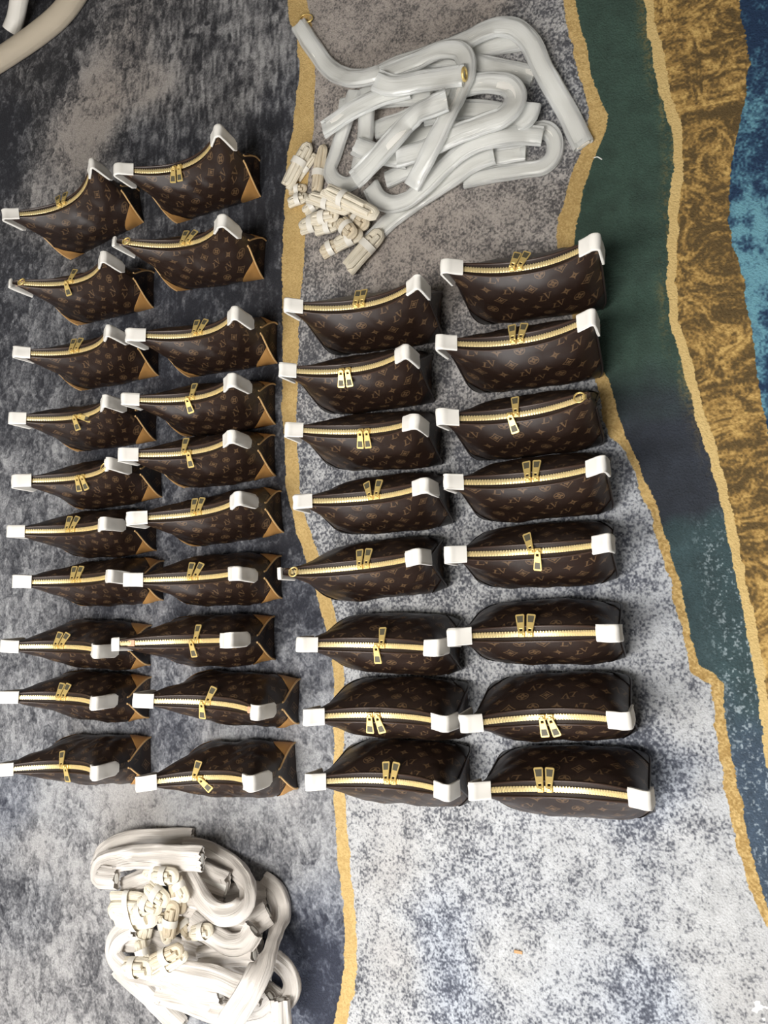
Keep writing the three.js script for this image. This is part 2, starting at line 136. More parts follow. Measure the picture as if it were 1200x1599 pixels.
"w":0.052},"tail":{"p":[[-1.198,0.078,0.574],[-1.222,0.077,0.583],[-1.247,0.074,0.592],[-1.273,0.069,0.603],[-1.299,0.065,0.614],[-1.326,0.061,0.626]],
"w":0.04},"bigloop":{"p":[[-1.177,0.035,0.532],[-1.143,0.033,0.529],[-1.115,0.027,0.534],[-1.084,0.02,0.548],[-1.053,0.022,0.558],[-1.016,0.041,0.565],[-0.98,0.069,0.574],[-0.959,0.102,0.59],[-0.967,0.116,0.605],[-0.994,0.119,0.617],[-1.027,0.115,0.618],[-1.054,0.111,0.608],[-1.085,0.101,0.59],[-1.106,0.096,0.573],[-1.126,0.092,0.554]],
"w":0.046},"outer":{"p":[[-0.981,0.012,0.584],[-0.948,0.012,0.6],[-0.934,0.012,0.63],[-0.923,0.034,0.655],[-0.91,0.071,0.67],[-0.899,0.113,0.682],[-0.895,0.141,0.694],[-0.9,0.158,0.715],[-0.917,0.16,0.744],[-0.936,0.16,0.773],[-0.955,0.16,0.803]],
"w":0.052},"inner":{"p":[[-1.13,0.081,0.631],[-1.083,0.081,0.633],[-1.038,0.081,0.637],[-1.004,0.073,0.646],[-0.967,0.061,0.645],[-0.94,0.047,0.627]],
"w":0.05},"fold":{"p":[[-1.095,0.104,0.651],[-1.061,0.104,0.663],[-1.026,0.104,0.674],[-0.995,0.102,0.681],[-0.961,0.098,0.671],[-0.944,0.094,0.646]],
"w":0.046},"leftloop":{"p":[[-1.298,0.058,0.712],[-1.325,0.058,0.727],[-1.344,0.058,0.746],[-1.351,0.058,0.776],[-1.336,0.058,0.792],[-1.31,0.058,0.801],[-1.281,0.058,0.802],[-1.244,0.058,0.801],[-1.215,0.058,0.8],[-1.176,0.071,0.792],[-1.138,0.086,0.787],[-1.101,0.1,0.782],[-1.06,0.112,0.777],[-1.033,0.113,0.774],[-1.007,0.114,0.771]],
"w":0.046},"diagleft":{"p":[[-1.357,0.035,0.815],[-1.321,0.035,0.83],[-1.29,0.032,0.847],[-1.263,0.025,0.866],[-1.24,0.018,0.885],[-1.214,0.012,0.905],[-1.184,0.012,0.921]],
"w":0.054},"lowleft":{"p":[[-1.228,0.048,0.839],[-1.192,0.045,0.841],[-1.155,0.044,0.843],[-1.116,0.047,0.844],[-1.08,0.053,0.844],[-1.042,0.058,0.845],[-1.009,0.058,0.849]],
"w":0.052},"mid1":{"p":[[-1.145,0.136,0.741],[-1.113,0.136,0.739],[-1.077,0.137,0.737],[-1.046,0.137,0.735],[-1.012,0.137,0.734],[-0.983,0.137,0.736],[-0.958,0.134,0.742],[-0.929,0.13,0.746],[-0.903,0.127,0.747]],
"w":0.05},"mid2":{"p":[[-1.088,0.083,0.731],[-1.058,0.084,0.723],[-1.028,0.085,0.715],[-1.002,0.085,0.709],[-0.973,0.087,0.703],[-0.944,0.088,0.698]],
"w":0.046},"lowerloop":{"p":[[-0.912,0.065,0.707],[-0.881,0.064,0.727],[-0.87,0.065,0.758],[-0.886,0.066,0.784],[-0.927,0.068,0.772],[-0.969,0.07,0.769]],
"w":0.04},"rightend":{"p":[[-0.881,0.09,0.768],[-0.88,0.09,0.778],[-0.879,0.09,0.789],[-0.878,0.09,0.799],[-0.877,0.09,0.809],[-0.876,0.09,0.82]],
"w":0.04},"bottomloop":{"p":[[-1.054,0.083,0.821],[-1.019,0.087,0.817],[-0.984,0.089,0.812],[-0.953,0.093,0.801],[-0.924,0.093,0.787],[-0.902,0.093,0.765]],
"w":0.038},"under1":{"p":[[-1.14,0.035,0.638],[-1.104,0.029,0.631],[-1.069,0.023,0.626],[-1.038,0.016,0.62],[-1.002,0.012,0.615],[-0.963,0.012,0.613]],
"w":0.06},"under2":{"p":[[-1.15,0.058,0.712],[-1.11,0.058,0.718],[-1.07,0.058,0.725],[-1.034,0.054,0.733],[-1.005,0.048,0.743],[-0.972,0.041,0.754],[-0.94,0.036,0.764]],
"w":0.05},"under3":{"p":[[-1.313,0.012,0.789],[-1.276,0.012,0.791],[-1.241,0.012,0.793],[-1.208,0.012,0.799],[-1.178,0.012,0.81],[-1.151,0.012,0.823],[-1.129,0.012,0.834],[-1.1,0.012,0.843],[-1.069,0.012,0.848],[-1.037,0.012,0.852],[-1.007,0.012,0.856]],
"w":0.055},"under4":{"p":[[-1.337,0.012,0.674],[-1.302,0.012,0.668],[-1.261,0.012,0.662],[-1.23,0.012,0.664],[-1.202,0.012,0.673],[-1.168,0.012,0.685],[-1.14,0.012,0.692],[-1.105,0.012,0.699],[-1.075,0.012,0.702],[-1.046,0.012,0.704],[-1.01,0.012,0.702],[-0.981,0.012,0.7]],
"w":0.055},"under5":{"p":[[-1.34,0.035,0.752],[-1.299,0.035,0.748],[-1.264,0.035,0.746],[-1.226,0.035,0.747],[-1.194,0.035,0.751],[-1.159,0.035,0.757],[-1.129,0.035,0.762],[-1.1,0.027,0.771],[-1.075,0.022,0.779],[-1.047,0.014,0.789]],
"w":0.055},"under6":{"p":[[-1.01,0.035,0.85],[-0.99,0.035,0.849],[-0.971,0.035,0.848],[-0.953,0.035,0.847],[-0.934,0.035,0.846],[-0.915,0.035,0.845]],
"w":0.07},"under7":{"p":[[-1.324,0.012,0.578],[-1.293,0.012,0.583],[-1.258,0.023,0.584],[-1.218,0.035,0.583],[-1.182,0.047,0.58],[-1.145,0.056,0.578],[-1.119,0.057,0.578],[-1.091,0.058,0.582],[-1.068,0.058,0.587],[-1.041,0.058,0.592]],
"w":0.07}},"bundTop":[[[-0.916,0.019,-1.062],1.01,0.113,0.034],[[-0.9,0.005,-1.064],0.83,0.07,0.021],[[-0.86,0.007,-1.046],1.37,0.11,0.031],[[-0.92,0.007,-0.984],0.12,0.045,0.03],[[-0.923,0.005,-1.013],-0.09,0.042,0.023],[[-0.746,0.071,-0.905],-0.62,0.159,0.035],[[-0.808,0.055,-0.926],-0.53,0.119,0.034],[[-0.828,0.04,-0.903],-0.09,0.065,0.029],[[-0.88,0.007,-0.956],0.53,0.031,0.032],[[-0.879,0.009,-0.911],0.05,0.034,0.041],[[-0.83,0.025,-0.886],-0.04,0.053,0.033],[[-0.826,0.008,-0.841],0.31,0.048,0.034],[[-0.773,0.025,-0.843],0.18,0.061,0.037],[[-0.768,0.041,-0.862],-0.89,0.05,0.034],[[-0.748,0.022,-0.886],-0.71,0.05,0.033],[[-0.735,0.024,-0.807],0.75,0.109,0.038]],
"bundBot":[[[-1.201,0.097,0.573],-0.11,0.054,0.036],[[-1.181,0.114,0.605],-0.41,0.059,0.035],[[-1.205,0.11,0.631],-0.23,0.056,0.03],[[-1.235,0.097,0.65],0.3,0.052,0.028],[[-1.281,0.081,0.664],0.15,0.071,0.085],[[-1.138,0.099,0.61],-1.27,0.055,0.03],[[-1.142,0.114,0.653],1.37,0.068,0.032],[[-1.166,0.104,0.676],-1.33,0.054,0.025],[[-1.162,0.091,0.666],-0.7,0.048,0.031],[[-1.132,0.076,0.677],-0.77,0.045,0.032],[[-1.056,0.122,0.659],0.32,0.047,0.03],[[-1.191,0.156,0.738],0.13,0.064,0.038],[[-1.265,0.054,0.726],-1.82,0.049,0.033],[[-1.142,0.139,0.554],0.09,0.056,0.034],[[-1.11,0.124,0.58],-0.98,0.046,0.029],[[-1.253,0.069,0.753],-1.16,0.053,0.032],[[-1.11,0.166,0.698],0.49,0.078,0.029],[[-1.111,0.153,0.723],0.57,0.108,0.024]],
"tubeA":[[-2.154,0.032,-1.669],[-2.051,0.032,-1.673],[-1.926,0.032,-1.693],[-1.82,0.032,-1.716],[-1.73,0.032,-1.748],[-1.67,0.032,-1.796],[-1.601,0.032,-1.89]],
"tubeB":[[-1.941,0.032,-1.766],[-1.914,0.04,-1.79],[-1.864,0.07,-1.812],[-1.797,0.11,-1.838],[-1.724,0.15,-1.898]],
"corner":[[-2.029,-0.0,-1.767],[-2.014,0.0,-1.922],[-2.153,0.0,-1.836]],
"scrap":[-0.416,0.0,0.633],
"thread":[[-0.224,0.0,-0.913],[-0.217,0.0,-0.913],[-0.208,0.0,-0.905]],
"ringtop":[-0.905,0.0,-1.462],
"plastic":[[-0.03,0.0,0.64],[-0.012,0.0,0.666],[0.004,-0.0,0.633]]};

// ------------------------------------------------------------------ the room
const plaster = std(0x6a655d, 0.9), ceilingMat = std(0x8a867f, 0.9), frameMat = std(0xe4e2de, 0.5);
{
  const { x0, x1, z0, z1, h } = ROOM, t = 0.12;
  struct('wall_back', box(x0 - t, x1 + t, 0, h, z0 - t, z0), plaster);
  struct('wall_left', box(x0 - t, x0, 0, h, z0, z1), plaster);
  struct('wall_right', box(x1, x1 + t, 0, h, z0, z1), plaster);
  const w = WIN;
  struct('wall_front', mergeGeometries([box(x0 - t, w.x0, 0, h, z1, z1 + t), box(w.x1, x1 + t, 0, h, z1, z1 + t), box(w.x0, w.x1, 0, w.y0, z1, z1 + t), box(w.x0, w.x1, w.y1, h, z1, z1 + t)]), plaster);
  struct('ceiling', box(x0 - t, x1 + t, h, h + t, z0 - t, z1 + t), ceilingMat);
  const wn = new THREE.Group(); wn.name = 'window_1'; wn.userData.kind = 'structure'; scene.add(wn);
  const f = 0.05, bars = [box(w.x0, w.x0 + f, w.y0, w.y1, z1 + .03, z1 + .08), box(w.x1 - f, w.x1, w.y0, w.y1, z1 + .03, z1 + .08), box(w.x0, w.x1, w.y0, w.y0 + f, z1 + .03, z1 + .08), box(w.x0, w.x1, w.y1 - f, w.y1, z1 + .03, z1 + .08)];
  part('window_frame', mergeGeometries(bars), frameMat, wn);
  part('mullion', box((w.x0 + w.x1) / 2 - .02, (w.x0 + w.x1) / 2 + .02, w.y0, w.y1, z1 + .035, z1 + .075), frameMat, wn);
  part('pane', box(w.x0 + f, w.x1 - f, w.y0 + f, w.y1 - f, z1 + .052, z1 + .056), phys(0xffffff, 0, { transmission: 1, thickness: 0, ior: 1.5 }), wn);
}

{ // flat ceiling lamp over the open floor
  const lg = group('ceiling_lamp'); lg.position.set(LAMP.x, LAMP.y, LAMP.z);
  part('housing', new RoundedBoxGeometry(LAMP.w + 0.06, 0.036, LAMP.d + 0.06, 2, 0.008).translate(0, 0.02, 0), frameMat, lg);
  part('diffuser', new THREE.BoxGeometry(LAMP.w, 0.008, LAMP.d), std(0xffffff, 0.6, { emissive: 0xfff4e2, emissiveIntensity: 2 }), lg);
  tag(lg, 'flat white ceiling lamp panel above the open floor', 'lamp');
}
// ------------------------------------------------------------------ the printed carpet
const E = DATA.edges;
function edgeAt(l, z) {
  if (z <= l[0][0]) return l[0][1]; const n = l.length; if (z >= l[n - 1][0]) return l[n - 1][1];
  let i = 1; while (l[i][0] < z) i++;
  const a = l[i - 1], b = l[i]; return mix(a[1], b[1], (z - a[0]) / (b[0] - a[0]));
}
function shepard(l, x, z, out) {
  let s = 0, v = 0, u = 0;
  for (let i = 0; i < l.length; i++) { const p = l[i], dx = x - p[0], dz = z - p[1], d = dx * dx + dz * dz + 0.0015, w = 1 / (d * d); s += w; v += w * p[2]; u += w * (p[3] || 0); }
  out[0] = v / s; out[1] = u / s;
}
// slow fields on a coarse grid
class Field {
  constructor(list) {
    this.n = 121; this.a = new Float32Array(121 * 121); this.b = new Float32Array(121 * 121); const o = [0, 0];
    for (let j = 0; j < 121; j++) for (let i = 0; i < 121; i++) { shepard(list, -3 + i * 4.5 / 120, -2.9 + j * 5 / 120, o); this.a[j * 121 + i] = o[0]; this.b[j * 121 + i] = o[1]; }
  }
  at(x, z, o) {
    const u = clamp((x + 3) / 4.5 * 120, 0, 119.99), v = clamp((z + 2.9) / 5 * 120, 0, 119.99), i = u | 0, j = v | 0, fu = u - i, fv = v - j, k = j * 121 + i;
    const { a, b } = this; o[0] = mix(mix(a[k], a[k + 1], fu), mix(a[k + 121], a[k + 122], fu), fv); o[1] = mix(mix(b[k], b[k + 1], fu), mix(b[k + 121], b[k + 122], fu), fv);
  }
}
const FL = new Field(DATA.toneLeft), FM = new Field(DATA.toneMid), FB = new Field(DATA.toneBlue), GZ = DATA.greenZ;
const tmp = [0, 0];
const lerp3 = (o, a, b, t) => { o[0] = mix(a[0], b[0], t); o[1] = mix(a[1], b[1], t); o[2] = mix(a[2], b[2], t); };
const C = { navy: [46, 50, 64], ink: [40, 40, 44], pale: [196, 197, 199], cool: [184, 191, 203], warm: [198, 187, 178], goldA: [208, 178, 120], goldB: [154, 122, 68], goldC: [88, 71, 42], green: [54, 74, 65], navy2: [44, 47, 58], slate: [54, 72, 76], deep: [24, 48, 78], teal: [104, 154, 170] };
const lo = [0, 0, 0], hi = [0, 0, 0], ca = [0, 0, 0], cb = [0, 0, 0];
function carpet(x, z, o, ed) {
  const j1 = (vn(x * 70, z * 40) - 0.5) * 0.006 + (vn(x * 260, z * 260) - 0.5) * 0.003;
  const xx = x + j1;
  const sp = vn(x * 290 + 3, z * 270), sp2 = vn(x * 540 + 31, z * 520 + 5), md = fbm(x * 42, z * 36, 3);
  if (xx < ed.al) {
    FL.at(x, z, tmp); const L = tmp[0], wm = tmp[1];
    const wx = md * 2.2, str = vn(x * 150, z * 34 + 4), bigm = fbm(x * 16 + 40 + wx, z * 14, 3), curl = fbm(x * 75 + 5 * bigm, z * 66 + 6 * md, 3), sw = 0.24 * sst(-0.6, -0.9, z) * sst(-1.75, -1.2, x);
    const m = 0.16 * md + sw * str + (0.34 - sw) * curl + 0.14 * sp + 0.36 * bigm;
    const sf = wm > 0 ? mix(0.27, 0.19, wm) : 0.27, t = sst(0.5 - sf, 0.5 + sf, m + (L - 0.45) * 0.62);
    lerp3(lo, C.ink, C.navy, clamp(0.25 - wm)); lerp3(hi, C.pale, wm > 0 ? C.warm : C.cool, Math.abs(wm));
    lerp3(o, lo, hi, t * 0.82); const q = 0.9 + 0.2 * sp2; o[0] *= q; o[1] *= q; o[2] *= q;
  } else if (xx < ed.ar) gold(x, z, o, sp, sp2, md, 0);
  else if (xx < ed.bl) {
    FM.at(x, z, tmp); const L = tmp[0], wm = tmp[1];
    const bigm = fbm(x * 18 + 90, z * 18, 2);
    const m = 0.38 * sp + 0.20 * sp2 + 0.28 * md + 0.14 * bigm;
    const soft = wm > 0.3 ? 0.19 : 0.18;
    const t = sst(0.5 - soft, 0.5 + soft, m + (L - 0.5) * 0.46);
    lerp3(lo, C.ink, C.navy, clamp(0.6 - wm)); lerp3(hi, C.pale, wm > 0 ? C.warm : C.cool, Math.min(1, Math.abs(wm) * 1.2));
    const hl = wm > 0 ? mix(0.96, 0.80, clamp(wm)) : 0.96; const dl = wm > 0 ? mix(0.26, 0.36, clamp(wm)) : 0.26;
    lerp3(o, lo, hi, mix(dl, hl, t)); const q = 0.84 + 0.12 * sp2 + 0.16 * md; o[0] *= q; o[1] *= q; o[2] *= q;
  } else if (xx < ed.br) gold(x, z, o, sp, sp2, md, z > -0.2 ? 0.5 : 0.15);
  else if (xx < ed.gl) {
    const d = z + (vn(x * 30, z * 30) - 0.5) * 0.05;
    lerp3(ca, C.green, C.navy2, sst(GZ[0] - 0.02, GZ[1] + 0.02, d) * 0.9); lerp3(cb, ca, C.slate, sst(GZ[2], GZ[3], d)); lerp3(o, cb, [62, 76, 92], sst(GZ[4], GZ[5], d));
    const rim = sst(0.085, 0.03, ed.gl - xx) * sst(GZ[2] - 0.02, GZ[3] + 0.06, d);
    const fl = sst(0.56, 0.74, 0.45 * sp + 0.25 * sp2 + 0.3 * vn(x * 160, z * 70)) * rim; lerp3(o, o, [170, 180, 186], fl * 0.7);
    const fl2 = sst(0.03, 0.0, ed.gl - xx) * sst(0.4, 0.8, 0.5 * vn(x * 120, z * 10) + 0.5 * sp) * sst(GZ[3], GZ[0], d); lerp3(o, o, C.goldB, fl2 * 0.5);
    const q = 0.78 + 0.30 * md + 0.16 * sp2; o[0] *= q; o[1] *= q; o[2] *= q;
  } else if (xx < ed.gr) { gold(x, z, o, sp, sp2, md, 0); lerp3(o, o, [218, 192, 132], 0.45); }
  else if (xx < ed.dr) {
    const wis = fbm(x * 60 + vn(x * 20, z * 20) * 6, z * 95 + vn(x * 16 + 9, z * 16) * 7, 3), big = fbm(x * 9, z * 14 + 3, 2);
    const t = sst(0.3, 0.72, 0.5 * wis + 0.3 * big + 0.2 * sp + sst(-0.2, 0.15, z) * 0.14 - 0.06);
    if (t < 0.5) lerp3(o, C.goldC, C.goldB, t * 2); else lerp3(o, C.goldB, [202, 168, 102], t * 2 - 1);
  } else {
    FB.at(x, z, tmp); const t = sst(0.28, 0.76, 0.4 * md + 0.3 * sp + 0.3 * vn(x * 60, z * 60) + (tmp[0] - 0.5) * 0.5);
    lerp3(o, C.deep, C.teal, t);
  }
}
function gold(x, z, o, sp, sp2, md, rough) {
  const t = sst(0.25, 0.75, 0.45 * sp + 0.25 * sp2 + 0.3 * md); lerp3(o, C.goldA, C.goldB, t * (0.35 + rough));
}
function carpetTexture(x0, x1, z0, z1, W, H) {
  const d = new Uint8Array(W * H * 4), o = [0, 0, 0], ed = {};
  for (let j = 0; j < H; j++) {
    const z = z0 + (j + 0.5) / H * (z1 - z0);
    for (const k in E) ed[k] = edgeAt(E[k], z);
    for (let i = 0; i < W; i++) {
      const x = x0 + (i + 0.5) / W * (x1 - x0); carpet(x, z, o, ed);
      const q = (j * W + i) * 4; d[q] = o[0]; d[q + 1] = o[1]; d[q + 2] = o[2]; d[q + 3] = 255;
    }
  }
  const t = new THREE.DataTexture(d, W, H); t.colorSpace = THREE.SRGBColorSpace; t.magFilter = THREE.LinearFilter; t.minFilter = THREE.LinearFilter; t.needsUpdate = true; return t;
}
function noiseTexture(n, fn) {
  const d = new Uint8Array(n * n * 4); for (let j = 0; j < n; j++) for (let i = 0; i < n; i++) { const v = clamp(fn(i, j)) * 255, q = (j * n + i) * 4; d[q] = d[q + 1] = d[q + 2] = v; d[q + 3] = 255; }
  const t = new THREE.DataTexture(d, n, n); t.wrapS = t.wrapT = THREE.RepeatWrapping; t.magFilter = THREE.LinearFilter; t.needsUpdate = true; return t;
}
const pile = noiseTexture(512, (i, j) => 0.5 * TAB[(j % 256) * 256 + i % 256] + 0.5 * vn(i / 2, j / 2));
function carpetSlab(x0, x1, z0, z1, W, H) {
  const g = box(x0, x1, -0.06, 0, z0, z1); const p = g.attributes.position, u = g.attributes.uv;
  for (let i = 0; i < p.count; i++) u.setXY(i, (p.getX(i) - x0) / (x1 - x0), (p.getZ(i) - z0) / (z1 - z0));
  const b = pile.clone(); b.repeat.set((x1 - x0) / 0.6, (z1 - z0) / 0.6); b.needsUpdate = true;
  return [g, std(0xffffff, 0.95, { map: carpetTexture(x0, x1, z0, z1, W, H), bumpMap: b, bumpScale: 0.0015 })];
}
{
  const cx0 = -2.2, cx1 = 0.24, cz0 = -2.0, cz1 = 1.12, xm = -0.9;
  const { x0, x1, z0, z1 } = ROOM;
  struct('floor', ...carpetSlab(xm, cx1, cz0, cz1, 1024, 2048));
  struct('floor', ...carpetSlab(cx0, xm, cz0, cz1, 1024, 2048));
  for (const [a, b, c, d] of [[x0, cx0, z0, z1], [cx1, x1, z0, z1], [cx0, cx1, z0, cz0], [cx0, cx1, cz1, z1]]) struct('floor', ...carpetSlab(a, b, c, d, 256, 256));
}

// ------------------------------------------------------------------ bag materials
function monogram() {
  const S = 1024, c = document.createElement('canvas'); c.width = c.height = S; const x = c.getContext('2d');
  x.fillStyle = '#291c16'; x.fillRect(0, 0, S, S);
  const ink = '#624c36'; x.strokeStyle = ink; x.fillStyle = ink;
  const flower = (r) => { for (let k = 0; k < 4; k++) { x.save(); x.rotate(k * Math.PI / 2); x.beginPath(); x.ellipse(0, -r * 0.52, r * 0.34, r * 0.46, 0, 0, 7); x.fill(); x.restore(); } };
  const star = (r, f) => { x.beginPath(); for (let k = 0; k < 4; k++) { const a = k * Math.PI / 2; x[k ? 'lineTo' : 'moveTo'](Math.cos(a) * r, Math.sin(a) * r); x.quadraticCurveTo(Math.cos(a + .785) * r * f, Math.sin(a + .785) * r * f, Math.cos(a + 1.5708) * r, Math.sin(a + 1.5708) * r); } x.closePath(); };
  const ring = () => { x.lineWidth = 9; x.beginPath(); x.arc(0, 0, 52, 0, 7); x.stroke(); flower(44); x.fillStyle = '#291c16'; x.beginPath(); x.arc(0, 0, 9, 0, 7); x.fill(); x.fillStyle = ink; };
  const sparkle = () => { star(62, 0.12); x.fill(); x.fillStyle = '#291c16'; x.beginPath(); x.arc(0, 0, 8, 0, 7); x.fill(); x.fillStyle = ink; };
  const diamond = () => { x.lineWidth = 9; star(62, 0.52); x.stroke(); flower(30); };
  const poly = (...q) => { x.beginPath(); q.forEach(([a, b], i) => x[i ? 'lineTo' : 'moveTo'](a, b)); x.closePath(); x.fill(); };
  const letters = () => {   // slanted L low on the left, upright V over it
    poly([-36, -26], [-20, -26], [-42, 52], [-58, 52]); poly([-70, 46], [0, 46], [6, 28], [11, 28], [4, 56], [-72, 56]); poly([-48, -31], [-8, -31], [-10, -24], [-50, -24]);
    poly([0, -62], [18, -62], [38, 16], [31, 36]); poly([60, -62], [68, -62], [36, 36], [29, 28]); poly([-8, -67], [28, -67], [28, -60], [-8, -60]); poly([48, -67], [78, -67], [78, -60], [48, -60]);
  };
  const rows = [[ring, sparkle, letters, diamond], [sparkle, diamond, sparkle, letters], [letters, ring, sparkle, sparkle], [diamond, letters, sparkle, ring]];
  const P = S / 4, H = S / 4;
  for (let j = 0; j < 4; j++) for (let i = -1; i < 5; i++) { x.save(); x.translate((i + 0.5 + (j % 2) * 0.5) * P, (j + 0.5) * H); x.scale(1.15, 1.52); rows[j][(i + 4) % 4](); x.restore(); }
  const t = new THREE.CanvasTexture(c); t.colorSpace = THREE.SRGBColorSpace; t.wrapS = t.wrapT = THREE.RepeatWrapping; t.repeat.set(1 / 0.172, 1 / 0.128); return t;
}
const grain = noiseTexture(256, (i, j) => 0.5 + 0.25 * Math.sin(i * 0.9) * Math.sin(j * 0.9) + 0.3 * (TAB[j * 256 + i] - 0.5)); grain.repeat.set(1 / 0.05, 1 / 0.05);
const M = {
  canvas: phys(0xffffff, 0.42, { map: monogram(), bumpMap: grain, bumpScale: 0.00015, clearcoat: 0.10, clearcoatRoughness: 0.35 }),
  tan: std(0xb98a50, 0.55), tanEdge: std(0xd9b27c, 0.5), black: std(0x1d1918, 0.42), blackEdge: std(0x2a2423, 0.35),
  tape: std(0x2a1d17, 0.6), lip: std(0x3a2a22, 0.35), gold: std(0xf2d488, 0.34, { metalness: 0.5 }), brass: std(0xfae6b0, 0.36, { metalness: 0.55 }),
  inset: std(0x55503f, 0.5), cover: phys(0xf2efe9, 0.5, { sheen: 0.2 }), peach: std(0xd8a988, 0.55),
};

// ------------------------------------------------------------------ bag shape
function bagShape(o) {
  const { hm, hh, Lb, La, Lh, ya, half, seed, amp } = o;
  const T = (s) => hm + (hh - hm) * Math.abs(s) ** 2.1;
  const Eh = (y) => (y < ya ? mix(Lb, La, y / ya) : mix(La, Lh, clamp((y - ya) / (hh - ya)))) * (1 - o.round * clamp(1 - y / 0.045) ** 2);
  const gus = (y) => clamp(1 - y / ya) ** 0.85;
  const W = (s, v) => {
    const y = v * T(s), B = 0.010 + (half - 0.010) * Math.cos(Math.PI / 2 * Math.min(1, v) ** 1.25) ** 0.85;
    const e = Math.max(0.06, o.end * gus(y)); const plan = e + (1 - e) * (1 - Math.abs(s) ** 3) ** 0.7;
    const tuck = 1 - 0.2 * (1 - clamp(v / 0.28)) ** 2;
    return B * plan * tuck + 0.0035;
  };
  const S = (s, v, f, off = 0) => {          // f = 1 front, -1 back
    const y = v * T(s), fade = sst(0, 0.2, v) * sst(1.0, 0.82, v) * sst(1, 0.8, Math.abs(s));
    const dn = amp * fade * ((fbm(s * 2.2 + seed * 5.3 + f * 9, v * 2.4 + seed * 2.9, 3) - 0.5) * 2.2 + 0.25 * (fbm(s * 7 + seed + f * 3, v * 5, 2) - 0.5));
    return V(s * Eh(y), y + 0.001, f * (W(s, v) + dn + off));
  };
  return { T, Eh, gus, W, S, ...o };
}
function gridGeo(nu, nv, fn, flip) {
  const P = [], U = [], I = [];
  for (let j = 0; j <= nv; j++) for (let i = 0; i <= nu; i++) { const [p, u, w] = fn(i / nu, j / nv); P.push(p.x, p.y, p.z); U.push(u, w); }
  for (let j = 0; j < nv; j++) for (let i = 0; i < nu; i++) { const a = j * (nu + 1) + i, b = a + 1, c = a + nu + 1, d = c + 1; flip ? I.push(a, c, b, b, c, d) : I.push(a, b, c, b, d, c); }
  const g = new THREE.BufferGeometry(); g.setAttribute('position', new THREE.Float32BufferAttribute(P, 3)); g.setAttribute('uv', new THREE.Float32BufferAttribute(U, 2)); g.setIndex(I); g.computeVertexNormals(); return g;
}
